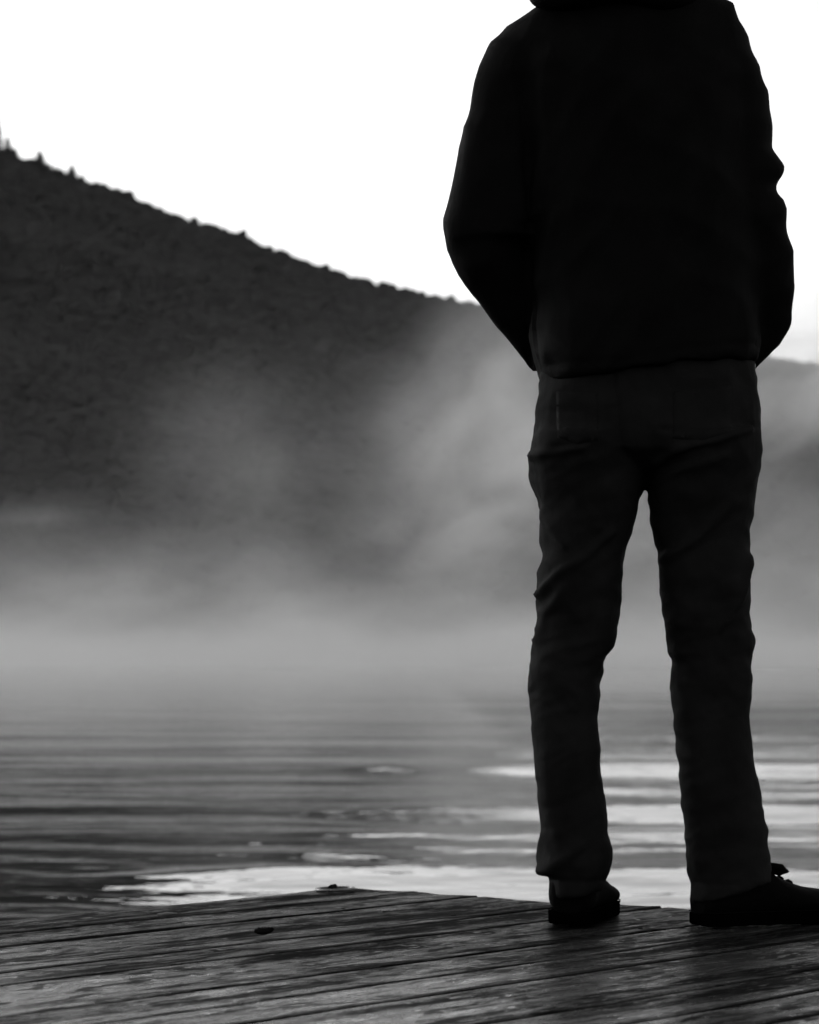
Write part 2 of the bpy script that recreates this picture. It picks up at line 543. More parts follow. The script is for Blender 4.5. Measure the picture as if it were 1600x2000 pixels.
# ------------------------------------------------------------------ mist over the lake
def build_mist():
    x0, x1, y0, y1, z0, z1 = -150, 150, 18, 470, WATER_Z - 1.0, 54
    b = MB()
    b.box(((x0 + x1) / 2, (y0 + y1) / 2, (z0 + z1) / 2), (x1 - x0, y1 - y0, z1 - z0))
    m = bpy.data.materials.new('lake_mist')
    m.use_nodes = True
    m.node_tree.nodes.clear()
    t = NT(m.node_tree)
    pos = t.n('ShaderNodeNewGeometry').outputs['Position']
    sep = t.n('ShaderNodeSeparateXYZ')
    t.link(pos, sep.inputs[0])
    X, Y, Z = sep.outputs
    zz = t.m('MAXIMUM', t.m('SUBTRACT', Z, WATER_Z), 0.0)
    n_big = t.noise(t.mapping(t.mapping(pos, rot=(0, R(30), 0)), scale=(0.085, 0.018, 0.14)), 1.0, 5, 0.58, 0.6)
    n_lo = t.noise(t.mapping(pos, loc=(5, 2, 0), scale=(0.05, 0.02, 0.13)), 1.0, 3, 0.5, 0.4)
    # low sheet hugging the water
    sheet = t.m('EXPONENT', t.m('MULTIPLY', zz, t.step(n_lo, 0.3, 0.7, -0.38, -0.19, 'LINEAR')))
    sheet = t.m('MULTIPLY', sheet, t.step(n_lo, 0.25, 0.75, 0.025, 0.100, 'LINEAR'))
    veil = t.m('MULTIPLY', t.m('EXPONENT', t.m('MULTIPLY', zz, -0.085)), 0.0004)
    dens = t.m('ADD', sheet, veil)
    # rising plumes: centre (photo column, row, distance), half sizes in metres, strength
    plumes = ((1010, 850, 300, 8.5, 11, 0.0056), (880, 970, 300, 8.5, 8.0, 0.0052), (500, 930, 320, 9.0, 7.0, 0.0020),
              (760, 790, 330, 12.0, 6.0, 0.0006), (1570, 735, 340, 8.5, 6.0, 0.0190), (1480, 1070, 310, 18, 8, 0.0042),
              (1120, 900, 320, 12, 14, 0.0050), (300, 1120, 290, 16, 4.0, 0.0026), (1030, 690, 330, 4, 5, 0.0022))
    tot = None
    for px, py, d, rx, rz, k in plumes:
        c = (wx(px, d), float(d), wz(py, d))
        q = t.vm('MULTIPLY', t.vm('SUBTRACT', pos, c), (1 / rx, 1 / 60.0, 1 / rz))
        g = t.step(t.vm('LENGTH', q, out=1), 0.0, 1.9, k, 0.0)
        tot = g if tot is None else t.m('ADD', tot, g)
    tot = t.m('MULTIPLY', tot, t.step(n_big, 0.34, 0.66, 0.08, 1.85, 'LINEAR'))
    tot = t.m('MULTIPLY', tot, t.step(Y, 150, 220))
    dens = t.m('MULTIPLY', dens, t.m('ADD', t.step(Y, 22, 80, 0.0, 0.03), t.step(Y, 270, 375, 0.0, 0.97)))
    dens = t.m('ADD', dens, tot)
    # thins out before it reaches the sides of its volume
    dens = t.m('MULTIPLY', dens, t.step(Y, 425, 466, 1, 0))
    dens = t.m('MULTIPLY', dens, t.step(t.m('ABSOLUTE', X), 110, 148, 1, 0))
    dens = t.m('MULTIPLY', dens, t.step(Z, 38, 53, 1, 0))
    pv = t.n('ShaderNodeVolumePrincipled')
    pv.inputs['Color'].default_value = (0.98, 0.98, 0.98, 1)
    pv.inputs['Anisotropy'].default_value = 0.6
    t.link(dens, pv.inputs['Density'])
    out = t.n('ShaderNodeOutputMaterial')
    t.link(pv.outputs[0], out.inputs['Volume'])
    o = b.build('mist', m, smooth=False)
    o['kind'] = 'stuff'
    o['label'] = 'pale morning mist drifting over the lake in front of the hill'
    o['category'] = 'mist'
build_mist()

# ------------------------------------------------------------------ dock
UA = R(38.6)
U = np.array([math.sin(UA), math.cos(UA)])            # along the planks, away from the camera
N = np.array([U[1], -U[0]])                           # across the planks
corner = ground(718, 1734)
end2 = ground(1345, 1771.5)
lines_px = [((0, 1799), (650, 1731)), ((0, 1826), (300, 1790)), ((400, 1805), (800, 1762)), ((400, 1850), (800, 1804)), ((600, 1855), (800, 1828)),
            ((400, 1931), (800, 1878)), ((600, 1939), (1200, 1857)), ((800, 1946), (1400, 1862)), ((1200, 1954), (1400, 1920)), ((1200, 1997), (1600, 1937)), ((1480, 2000), (1600, 1981))]
offs = [float(np.mean([ground(*p) @ N for p in l])) for l in lines_px]
wd = [0.135, 0.135, 0.27, 0.135, 0.135, 0.135, 0.27]
k = 0
while offs[-1] < 0.9:
    offs.append(offs[-1] + wd[k % 7])
    k += 1
dock = empty('dock', (float(corner[0]), float(corner[1]), 0), 'weathered wet wooden dock with the person standing on it', 'dock')
corner3 = Vector((corner[0], corner[1], 0))
def dock_local(p):
    return (p[0] - corner[0], p[1] - corner[1])
def end_u(o):
    """position along U where the dock's end line crosses the offset o"""
    e = (end2 - corner) / np.linalg.norm(end2 - corner)
    s = (o - corner @ N) / (e @ N)
    return float((corner + e * s) @ U)
THICK = 0.036
gaps = [0.009, 0.006, 0.016, 0.015, 0.013, 0.013, 0.016, 0.017, 0.014, 0.013]
planks = []
for i in range(len(offs) - 1):
    o0, o1 = offs[i], offs[i + 1]
    g = gaps[i % len(gaps)] / 2
    g2 = gaps[(i + 1) % len(gaps)] / 2
    w = o1 - o0 - g - g2
    om = (o0 + g + o1 - g2) / 2
    ue = end_u(om)
    skew = (end_u(o1) - end_u(o0)) / (o1 - o0)
    L = 7.0
    nl, nw = 90, 10
    rows = []
    lift = random.uniform(-0.0015, 0.0015)
    tw = random.uniform(-0.004, 0.004)
    jit = random.uniform(-0.016, 0.010)
    vs_, fs_ = [], []
    bev = 0.0022
    prof = [(-w / 2, -THICK), (-w / 2, -bev * 1.3)]
    for q in range(nw + 1):
        f = -1 + 2 * q / nw
        xx = f * (w / 2 - bev)
        prof.append((xx, -0.0022 * (1 - f * f) * (1 if w < 0.2 else 1.8) - (0.0006 if abs(f) < 0.99 else 0.0010)))
    prof += [(w / 2, -bev * 1.3), (w / 2, -THICK)]
    for a in range(nl + 1):
        s = a / nl
        t_ = (1 - (1 - s) ** 2.0)          # denser towards the far end
        lu = -L * (1 - t_)
        for (xx, zz) in prof:
            wob = 0.0018 * noise.noise(Vector((lu * 1.3, i * 5.1, 0))) + 0.0012 * noise.noise(Vector((lu * 6, xx * 22, i * 3.0)))
            edge = 0.0014 * noise.noise(Vector((lu * 9, i * 7.0 + (3 if xx > 0 else 0), 2))) if abs(xx) > w / 2 - 0.008 else 0.0
            end = (skew * xx + jit * 0.5) * s
            vs_.append((lu + end, -(xx + edge), zz + wob + lift + tw * (xx / w) * math.sin(lu)))
    npf = len(prof)
    for a in range(nl):
        for b_ in range(npf - 1):
            p0 = a * npf + b_
            fs_.append((p0, p0 + 1, p0 + npf + 1, p0 + npf))
        fs_.append((a * npf + npf - 1, a * npf, (a + 1) * npf, (a + 1) * npf + npf - 1))
    fs_.append(tuple(range(npf)))
    fs_.append(tuple(range(nl * npf + npf - 1, nl * npf - 1, -1)))
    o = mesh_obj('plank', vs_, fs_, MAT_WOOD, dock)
    o.data.materials.append(MAT_SIDE)                      # darker sawn sides of the plank
    for pf in o.data.polygons:
        if abs(pf.normal.z) < 0.4:
            pf.material_index = 1
            pf.use_smooth = False
    pe = U * ue + N * om
    lp = dock_local(pe)
    o.location = (lp[0], lp[1], 0.0)
    o.rotation_euler = (0, 0, math.pi / 2 - UA)
    planks.append((o, ue, om))
# nail heads, two where a plank crosses a joist
nm = MB()
nm.loft([[(0.0048 * k_ * math.cos(2 * math.pi * q / 10), 0.0048 * k_ * math.sin(2 * math.pi * q / 10), z_) for q in range(10)] for k_, z_ in ((1.0, -0.004), (1.0, -0.0012), (0.8, -0.0002))])
first = None
for o, ue, om in planks[:14]:
    for du in (-0.37, -1.87):
        for so in (-0.3, 0.3):
            wdt_ = abs(o.dimensions.y)
            if first is None:
                first = nm.build('nail', MAT_DEBRIS, o)
                nl_ = first
            else:
                nl_ = first.copy()
                C.objects.link(nl_)
                nl_.parent = o
            nl_.location = (du + random.uniform(-0.012, 0.012), so * wdt_ + random.uniform(-0.006, 0.006), -0.0024)
# frame under the planks
def under(name, u0, u1, o0, o1, z0, z1, mat):
    c = U * (u0 + u1) / 2 + N * (o0 + o1) / 2
    b = MB()
    b.box((0, 0, 0), (abs(u1 - u0), abs(o1 - o0), z1 - z0))
    ob = b.build(name, mat, dock, smooth=False)
    lp = dock_local(c)
    ob.location = (lp[0], lp[1], (z0 + z1) / 2)
    ob.rotation_euler = (0, 0, math.pi / 2 - UA)
ue0 = end_u(offs[0])
for k in range(5):
    u1 = ue0 - 0.35 - k * 1.5
    under('joist', u1 - 0.045, u1, offs[0] + 0.03, offs[-1], -0.19, -THICK - 0.004, MAT_POST)
for (uu, oo) in ((ue0 - 0.45, offs[0] + 0.12), (ue0 - 3.45, offs[0] + 0.12), (ue0 - 0.45, offs[0] + 2.4), (ue0 - 3.45, offs[0] + 2.4)):
    under('post', uu - 0.07, uu + 0.07, oo - 0.07, oo + 0.07, -1.6, -0.192, MAT_POST)

def plank_at(p):
    o_ = float(p @ N)
    for ob, ue, om in planks:
        pass
    j = max(0, min(len(planks) - 1, int(np.searchsorted(offs, o_)) - 1))
    return planks[j]
# pale splinters standing off the planks
def splinter(a, b, thick):
    pa, pb = ground(*a), ground(*b)
    ob, ue, om = plank_at((pa + pb) / 2)
    def loc(p):
        return (float(p @ U) - ue, -(float(p @ N) - om))
    la, lb = loc(pa), loc(pb)
    mb = MB()
    pts, rad = [], []
    for q in range(9):
        s = q / 8
        pts.append((la[0] + (lb[0] - la[0]) * s, la[1] + (lb[1] - la[1]) * s + 0.002 * math.sin(q * 2.1), 0.0004 + 0.0012 * math.sin(s * math.pi)))
        rad.append(thick * (0.35 + math.sin(math.pi * (0.1 + 0.8 * s))))
    mb.tube(pts, rad, 6)
    mb.build('splinter', MAT_SPLINTER, ob)
splinter((150, 1874), (268, 1859), 0.0012)
splinter((236, 1857), (298, 1848), 0.0016)
splinter((252, 1913), (300, 1909), 0.0013)
splinter((308, 1786), (345, 1784), 0.0013)

# ------------------------------------------------------------------ things lying on the dock
p = ground(655, 1737.5)
ring_e = empty('mooring_ring', (float(p[0]), float(p[1]), 0.0), 'wet metal mooring ring lying flat on the far corner of the dock', 'mooring ring')
rb = MB()
n = 36
rings = []
for q in range(n):
    a = 2 * math.pi * q / n
    c = Vector((math.cos(a), math.sin(a), 0))
    rings.append([c * (0.036 + 0.0040 * math.cos(b)) + Vector((0, 0, 0.0014 + 0.0030 * math.sin(b) + 0.0010 * math.cos(a))) for b in [2 * math.pi * j / 10 for j in range(10)]])
rings.append(rings[0])
rb.loft(rings, cap=False)
rb.build('ring', MAT_METAL, ring_e)
st = MB()
st.tube([(-0.012, 0.012, -0.002), (-0.012, 0.012, 0.002), (-0.009, 0.018, 0.0045), (-0.004, 0.026, 0.0052), (-0.001, 0.034, 0.0048), (0.0, 0.040, 0.002), (0.0, 0.040, -0.002)], 0.004, 8)
st.build('staple', MAT_DEBRIS, ring_e)
pl = MB()
pl.loft([[(0.030 * math.cos(a) - 0.006, 0.018 * math.sin(a) + 0.024, z) for a in [2 * math.pi * j / 20 for j in range(20)]] for z in (-0.001, 0.0022)])
pl.build('base_plate', MAT_DEBRIS, ring_e)

p = ground(516, 1825.5)
sc_ = MB()
pts = [(-0.016, 0, 0.006), (-0.010, 0.001, 0.006), (-0.003, -0.001, 0.0055), (0.004, 0, 0.006), (0.010, 0.002, 0.0075), (0.0145, 0.003, 0.010)]
sc_.tube(pts, [0.003, 0.0055, 0.006, 0.0055, 0.005, 0.0028], 10)
for q in range(14):
    a = q * 1.9
    x_ = -0.013 + 0.026 * q / 13
    sc_.tube([(x_, 0, 0.007), (x_ + 0.003, 0.005 * math.cos(a), 0.009 + 0.004 * abs(math.sin(a)))], [0.0024, 0.0008], 5)
sc = sc_.build('bark_scrap', MAT_DEBRIS)
sc.location = (float(p[0]), float(p[1]), 0.0)
sc['label'] = 'small black scrap of bark lying on the dock planks'
sc['category'] = 'bark scrap'

# ------------------------------------------------------------------ person
PY = 4.90                             # distance of the body's middle
SCL = PY / FOCAL
root_xy = (wx(1255, PY), PY)
person = empty('person', (root_xy[0], root_xy[1], 0), 'person seen from behind in black jacket and dark trousers, standing on the dock', 'person')
def X_(px): return wx(px, PY) - root_xy[0]
def Z_(py): return wz(py, PY)
# the feet stand nearer or farther than the middle of the body: their rows are turned into real heights below
def ring_flat(xl, pyl, xr, pyr, yc, b, n=36, ex=2.25, back=1.0):
    """a horizontal cross section from its left and right outline points"""
    x0, x1, z0, z1 = X_(xl), X_(xr), Z_(pyl), Z_(pyr)
    xc, a = (x0 + x1) / 2, (x1 - x0) / 2
    out = []
    for k in range(n):
        th = 2 * math.pi * k / n
        c, s = math.cos(th), math.sin(th)
        ux = math.copysign(abs(c) ** (2 / ex), c)
        uy = math.copysign(abs(s) ** (2 / ex), s)
        out.append((xc + a * ux, yc + b * uy * (back if s < 0 else 1.0), (z0 + z1) / 2 + (z1 - z0) / 2 * ux))
    return out
def sample(tab, q):
    tab = np.array(tab, float)
    return float(np.interp(q, tab[:, 0], tab[:, 1]))

def remesh(mb, name, mat, parent, voxel, smooth_it, disp=None):
    me = bpy.data.meshes.new(name + '_raw')
    me.from_pydata(mb.v, [], mb.f)
    me.update()
    tmp = bpy.data.objects.new(name + '_raw', me)
    C.objects.link(tmp)
    m1 = tmp.modifiers.new('remesh', 'REMESH'); m1.mode = 'VOXEL'; m1.voxel_size = voxel; m1.adaptivity = 0
    m2 = tmp.modifiers.new('smooth', 'SMOOTH'); m2.factor = 0.5; m2.iterations = smooth_it
    dg = bpy.context.evaluated_depsgraph_get()
    me2 = bpy.data.meshes.new_from_object(tmp.evaluated_get(dg))
    bpy.data.objects.remove(tmp)
    bpy.data.meshes.remove(me)
    me2.name = name
    if disp is not None:
        nv = len(me2.vertices)
        co = np.empty(nv * 3); me2.vertices.foreach_get('co', co); co = co.reshape(-1, 3)
        no = np.empty(nv * 3); me2.vertices.foreach_get('normal', no); no = no.reshape(-1, 3)
        d = disp(co, no)
        co = co + no * d[:, None]
        me2.vertices.foreach_set('co', co.ravel())
        me2.update()
    me2.polygons.foreach_set('use_smooth', np.ones(len(me2.polygons), dtype=bool))
    me2.materials.clear()
    me2.materials.append(mat)
    o = bpy.data.objects.new(name, me2)
    C.objects.link(o)
    o.parent = parent
    return o

def folds(co, dirs, seed):
    """sharp-crested cloth folds: dirs = (angle, spacing m, stretch, height m)"""
    out = np.zeros(len(co))
    for i, (ang, lam, stretch, amp) in enumerate(dirs):
        a = R(ang)
        ca, sa = math.cos(a), math.sin(a)
        u = co[:, 0] * ca + co[:, 2] * sa                 # along the fold
        v = -co[:, 0] * sa + co[:, 2] * ca                # across
        w = co[:, 1]
        nn = np.array([noise.noise(Vector((uu / (lam * stretch), vv / lam, ww / (lam * 2.0) + seed + i * 7.3))) for uu, vv, ww in zip(u, v, w)])
        out += amp * (0.5 - 2.4 * np.abs(nn))
    return out

# --- trousers outlines (row, column) read off the photograph
OL = [(690, 1060), (735, 1056), (765, 1050), (800, 1045), (850, 1041), (875, 1035), (890, 1031), (915, 1033), (940, 1036), (960, 1043), (980, 1052), (1010, 1058), (1050, 1055),
      (1085, 1061), (1110, 1052), (1160, 1049), (1200, 1051), (1240, 1045), (1290, 1037), (1320, 1031), (1345, 1030), (1365, 1034), (1430, 1040), (1480, 1044), (1560, 1052),
      (1600, 1058), (1620, 1059), (1650, 1052), (1680, 1050), (1700, 1056), (1715, 1069), (1722, 1072), (1750, 1077)]
IL = [(850, 1290), (890, 1280), (915, 1268), (940, 1259), (990, 1249), (1030, 1238), (1070, 1225), (1110, 1221), (1150, 1214), (1200, 1210), (1240, 1206), (1262, 1203), (1272, 1196), (1278, 1186),
      (1300, 1180), (1340, 1174), (1400, 1167), (1450, 1173), (1510, 1175), (1560, 1183), (1610, 1188), (1635, 1191), (1650, 1199), (1680, 1199), (1700, 1194), (1722, 1186), (1750, 1180)]
IR = [(850, 1240), (890, 1250), (915, 1257), (940, 1262), (985, 1267), (1030, 1272), (1060, 1281), (1078, 1288), (1120, 1288), (1180, 1292), (1225, 1299), (1250, 1303), (1270, 1304), (1290, 1311), (1320, 1309),
      (1380, 1313), (1450, 1320), (1530, 1325), (1600, 1334), (1660, 1340), (1700, 1343), (1718, 1349), (1728, 1350), (1760, 1347)]
OR = [(690, 1468), (718, 1473), (735, 1475), (780, 1481), (820, 1486), (900, 1485), (960, 1479), (1010, 1471), (1060, 1463), (1140, 1465), (1200, 1466), (1232, 1468), (1250, 1476), (1262, 1477), (1275, 1472),
      (1345, 1470), (1400, 1464), (1425, 1464), (1490, 1474), (1560, 1488), (1620, 1498), (1680, 1503), (1712, 1506), (1760, 1507)]
BD = [(690, 0.125), (800, 0.138), (870, 0.138), (930, 0.115), (1060, 0.088), (1200, 0.078), (1280, 0.075), (1400, 0.072), (1560, 0.072), (1650, 0.076), (1760, 0.078)]
LYL = [(850, 0.0), (1250, 0.015), (1500, 0.015), (1760, 0.030)]
LYR = [(850, 0.0), (1250, 0.010), (1500, -0.005), (1760, -0.010)]
tr = MB()
rings = []
for py in (685, 710, 735, 765, 800, 830, 860, 885):
    rings.append(ring_flat(sample(OL, py), py, sample(OR, py), py, 0.0, sample(BD, py), ex=2.5))
rings.append(ring_flat(1080, 905, 1440, 905, 0, 0.105))
rings.append(ring_flat(1150, 925, 1370, 925, 0, 0.07))
tr.loft(rings)
def leg(outl, outr, lyc, hem_l, hem_r):
    rings = []
    rows = list(np.arange(846, 1712, 9.0))
    for py in rows:
        rings.append(ring_flat(sample(outl, py), py, sample(outr, py), py, sample(lyc, py), sample(BD, py)))
    for s in np.linspace(0, 1, 6):
        pl_, pr_ = 1716 + (hem_l - 1716) * s, 1714 + (hem_r - 1714) * s
        rings.append(ring_flat(sample(outl, pl_), pl_, sample(outr, max(pr_, 1714)), pr_, sample(lyc, 1740), sample(BD, 1740)))
    tr.loft(rings)
leg(OL, IL, LYL, 1754, 1743)
leg(IR, OR, LYR, 1763, 1720)

def groove(co, no, path, width, depth):
    """a sewn line pressed into the back of the cloth"""
    pts = [np.array((X_(a), Z_(b))) for a, b in path]
    best = np.full(len(co), 9.0)
    P = co[:, [0, 2]]
    for a, b in zip(pts[:-1], pts[1:]):
        ab = b - a
        s = np.clip(((P - a) @ ab) / (ab @ ab), 0, 1)
        dd = np.linalg.norm(P - (a + s[:, None] * ab), axis=1)
        best = np.minimum(best, dd)
    return np.where(no[:, 1] < -0.15, -depth * np.exp(-(best / width) ** 2), 0.0)

def crease(co, no, path, width, height):
    return -groove(co, no, path, width, height)

def trouser_disp(co, no):
    d = 1.1 * folds(co, ((14, 0.045, 3.5, 0.0016), (-32, 0.060, 3.5, 0.0016), (70, 0.07, 3.0, 0.0022), (24, 0.026, 6.0, 0.0011), (-48, 0.030, 6.0, 0.0011)), 3.0)
    z = co[:, 2]
    knee = np.exp(-((z - Z_(1290)) / 0.13) ** 2)
    d += knee * 0.6 * folds(co, ((4, 0.024, 4.0, 0.0032),), 9.0)
    ank = np.exp(-((z - Z_(1690)) / 0.06) ** 2)
    d += ank * 0.8 * folds(co, ((28, 0.040, 3.0, 0.0040),), 15.0)
    # sewn lines: centre back, yoke, pockets, hems
    d += groove(co, no, [(1188, 742), (1196, 800), (1200, 850), (1206, 890), (1240, 920)], 0.004, 0.004)
    d += groove(co, no, [(1072, 810), (1140, 815), (1146, 860), (1130, 880), (1075, 880)], 0.004, 0.003)
    d += groove(co, no, [(1278, 850), (1340, 858), (1420, 850), (1455, 838)], 0.004, 0.003)
    d += groove(co, no, [(1072, 1717), (1186, 1719)], 0.004, 0.003)
    d += groove(co, no, [(1347, 1722), (1430, 1719)], 0.004, 0.003)
    # single big creases under the seat and down the legs
    d += crease(co, no, [(1034, 893), (1080, 893), (1130, 884)], 0.007, 0.006)
    d += crease(co, no, [(1270, 912), (1310, 885), (1380, 872), (1450, 848)], 0.006, 0.008)
    d += crease(co, no, [(1275, 945), (1330, 920), (1400, 900)], 0.008, 0.005)
    d += crease(co, no, [(1056, 1000), (1085, 1050), (1100, 1065)], 0.008, 0.006)
    d += crease(co, no, [(1052, 1160), (1090, 1120), (1140, 1090), (1190, 1040)], 0.007, 0.008)
    d += crease(co, no, [(1046, 1250), (1062, 1200), (1100, 1150)], 0.008, 0.005)
    d += crease(co, no, [(1300, 1090), (1360, 1050), (1420, 985)], 0.009, 0.008)
    d += crease(co, no, [(1462, 1090), (1440, 1170), (1400, 1230)], 0.006, 0.007)
    d += crease(co, no, [(1060, 1700), (1100, 1675), (1130, 1650)], 0.010, 0.009)
    d += crease(co, no, [(1062, 1480), (1068, 1560), (1085, 1620)], 0.010, 0.004)
    return d
trousers = remesh(tr, 'trousers', MAT_TROUSERS, person, 0.0046, 5, trouser_disp)

# --- patch pockets sewn on the seat
def back_pocket(x0, x1, y0, y1, slant):
    pb = MB()
    g = 12
    vs_, fs_ = [], []
    for lay in (0.0004, -0.004):
        for i in range(g + 1):
            for j in range(g + 1):
                px = x0 + (x1 - x0) * j / g
                dip = 10 * (1 - abs(2 * j / g - 1)) if i == g else 0
                py = y0 + (y1 - y0) * i / g + slant * (j / g - 0.5) + dip
                hit, loc, nor, _k = trousers.ray_cast(Vector((X_(px), -0.6, Z_(py))), Vector((0, 1, 0)))
                vs_.append(tuple(loc + nor * lay) if hit else (X_(px), -0.12, Z_(py)))
    n_ = g + 1
    for i in range(g):
        for j in range(g):
            a = i * n_ + j
            fs_.append((a, a + n_, a + n_ + 1, a + 1))
    m_ = n_ * n_
    edge = [j for j in range(n_)] + [i * n_ + g for i in range(1, n_)] + [g * n_ + j for j in range(g - 1, -1, -1)] + [i * n_ for i in range(g - 1, 0, -1)]
    for q in range(len(edge)):
        a, b = edge[q], edge[(q + 1) % len(edge)]
        fs_.append((a, b, b + m_, a + m_))
    pb.add(vs_, fs_)
    pb.build('back_pocket', MAT_TROUSERS, trousers)
back_pocket(1082, 1158, 778, 868, 8)
back_pocket(1300, 1415, 772, 862, -14)

# --- jacket
jk = MB()
TOR = [(753, 1058, 710, 1476, 0.150), (736, 1052, 697, 1480, 0.152), (702, 1041, 660, 1482, 0.150), (640, 1037, 600, 1486, 0.148), (560, 1034, 530, 1484, 0.146), (450, 1030, 430, 1478, 0.146),
       (300, 1018, 300, 1470, 0.142), (200, 1004, 200, 1470, 0.136), (130, 985, 125, 1468, 0.126), (95, 968, 85, 1460, 0.116), (70, 972, 55, 1450, 0.106), (50, 986, 34, 1442, 0.098),
       (30, 1033, 14, 1428, 0.090), (8, 1075, -10, 1400, 0.084), (-25, 1120, -38, 1345, 0.078), (-60, 1152, -62, 1306, 0.074), (-105, 1162, -105, 1296, 0.072)]
jk.loft([ring_flat(b, a, d, c, 0.0, e, 44, 2.35) for a, b, c, d, e in TOR])
SLL = [(62, 978), (90, 955), (120, 940), (165, 925), (215, 914), (280, 897), (340, 884), (390, 872), (420, 868), (445, 866), (470, 870), (490, 878)]
rings = []
for py in np.arange(66, 486, 10.0):
    xl = sample(SLL, py)
    wdt = np.interp(py, [66, 120, 250, 400, 480], [110, 165, 165, 178, 175])
    rings.append(ring_flat(xl, py, xl + wdt, py - 6, np.interp(py, [66, 470], [0.0, -0.015]), np.interp(py, [66, 120, 480], [0.06, 0.078, 0.064]), 28))
jk.loft(rings)
fa = [(936, 452, -0.012, 0.060), (946, 490, 0.000, 0.060), (974, 530, 0.020, 0.057), (1008, 575, 0.045, 0.054), (1042, 622, 0.075, 0.050), (1066, 656, 0.10, 0.046), (1082, 682, 0.12, 0.042)]
jk.tube([(X_(a), c, Z_(b)) for a, b, c, d in fa], [d for a, b, c, d in fa], 20)
SLR = [(40, 1446), (75, 1460), (130, 1480), (185, 1498), (230, 1506), (250, 1509), (275, 1508), (290, 1506), (303, 1512), (315, 1520), (328, 1527), (338, 1529), (347, 1527), (357, 1521), (368, 1518), (378, 1519), (386, 1527), (392, 1532),
       (420, 1538), (455, 1539), (490, 1546), (520, 1550), (570, 1553), (600, 1551), (608, 1550), (622, 1552), (634, 1547), (650, 1538), (665, 1529), (680, 1517), (692, 1512), (698, 1503), (706, 1490)]
rings = []
for py in np.arange(50, 706, 6.0):
    xr = sample(SLR, py)
    wdt = np.interp(py, [50, 120, 250, 430, 600, 660, 706], [100, 165, 155, 140, 128, 120, 95])
    rings.append(ring_flat(xr - wdt, py, xr, py, np.interp(py, [50, 430, 696], [0.0, -0.012, 0.07]), np.interp(py, [50, 120, 430, 620, 696], [0.06, 0.078, 0.066, 0.060, 0.048]), 28))
jk.loft(rings)
# hand pushed into the pocket under the right cuff
jk.tube([(X_(1480), 0.07, Z_(685)), (X_(1468), 0.065, Z_(708)), (X_(1455), 0.06, Z_(735))], [0.026, 0.022, 0.016], 14)
def jacket_disp(co, no):
    d = 1.2 * folds(co, ((80, 0.07, 4.0, 0.0036), (50, 0.06, 3.0, 0.0028), (-20, 0.08, 3.0, 0.0026)), 21.0)
    d += groove(co, no, [(1038, 705), (1036, 600), (1034, 480), (1030, 380), (1022, 260), (1008, 170)], 0.007, 0.006)     # arm against the side
    d += crease(co, no, [(1058, 190), (1062, 300), (1048, 380), (1030, 430)], 0.014, 0.006)
    d += crease(co, no, [(1080, 440), (1062, 500), (1052, 560)], 0.012, 0.006)
    d += crease(co, no, [(1014, 441), (1040, 432), (1066, 421)], 0.005, 0.005)
    d += groove(co, no, [(1058, 722), (1200, 722), (1330, 696), (1474, 680)], 0.004, 0.003)
    return d
jacket = remesh(jk, 'jacket', MAT_JACKET, person, 0.0065, 3, jacket_disp)
# hood lying on the back of the neck
hd = MB()
rings = []
for q in np.linspace(-1, 1, 19):
    rr = max(0.05, (1 - abs(q) ** 7) ** (1 / 2.4))
    rings.append([(X_(1198) + 0.150 * rr * math.cos(t_), -0.055 + 0.085 * rr * math.sin(t_), Z_(-38 + 82 * q) + 0.006 * math.sin(3 * t_)) for t_ in [2 * math.pi * k / 32 for k in range(32)]])
hd.loft(rings)
hood = remesh(hd, 'hood', MAT_JACKET, jacket, 0.007, 2, lambda co, no: 0.7 * folds(co, ((10, 0.05, 3.0, 0.004), (60, 0.06, 3.0, 0.003)), 33.0))
# stitched flap line on the left of the back
bm_ = MB()
def on_back(px, py, ob, out=0.0008):
    """nearest point of a garment's back surface behind a photo position"""
    hit, loc, nor, _i = ob.ray_cast(Vector((X_(px), -0.6, Z_(py))), Vector((0, 1, 0)))
    return (loc + nor * out) if hit else Vector((X_(px), -0.15, Z_(py)))

# --- body: one continuous figure inside the clothes, head and neck bare
bd = MB()
def ell(cx, cyy, cz, rx, ry, rz, n=24, m=14):
    rings = []
    for i in range(m + 1):
        s = math.pi * i / m
        r = max(0.03, math.sin(s))
        rings.append([(cx + rx * r * math.cos(2 * math.pi * k / n), cyy + ry * r * math.sin(2 * math.pi * k / n), cz + rz * math.cos(s)) for k in range(n)])
    bd.loft(rings)
hx = X_(1228)
zc = Z_(-120)                              # chin height
ell(hx, 0.035, zc + 0.135, 0.076, 0.096, 0.118)          # skull
ell(hx, 0.075, zc + 0.060, 0.058, 0.058, 0.066)          # jaw
ell(hx, 0.128, zc + 0.018, 0.024, 0.016, 0.018)          # chin
ell(hx, 0.150, zc + 0.082, 0.013, 0.018, 0.015)          # nose tip
bd.tube([(hx, 0.126, zc + 0.130), (hx, 0.140, zc + 0.105), (hx, 0.152, zc + 0.084)], [0.008, 0.010, 0.012], 10)
for s in (-1, 1):
    ell(hx + s * 0.030, 0.116, zc + 0.138, 0.024, 0.014, 0.010)      # brow
    ell(hx + s * 0.077, 0.030, zc + 0.095, 0.009, 0.019, 0.032)      # ear
    ell(hx + s * 0.036, 0.105, zc + 0.085, 0.022, 0.020, 0.020)      # cheek
ell(hx, 0.132, zc + 0.048, 0.024, 0.009, 0.006)          # lips
ell(hx, 0.131, zc + 0.038, 0.021, 0.009, 0.006)
bd.tube([(hx, 0.03, zc + 0.09), (hx, 0.015, zc), (hx, 0.0, Z_(20))], [0.054, 0.056, 0.062], 18)
bd.loft([ring_flat(b + 60, a + 30, d - 60, c + 30, 0.0, e - 0.045, 28) for a, b, c, d, e in TOR[4:13]][::1])
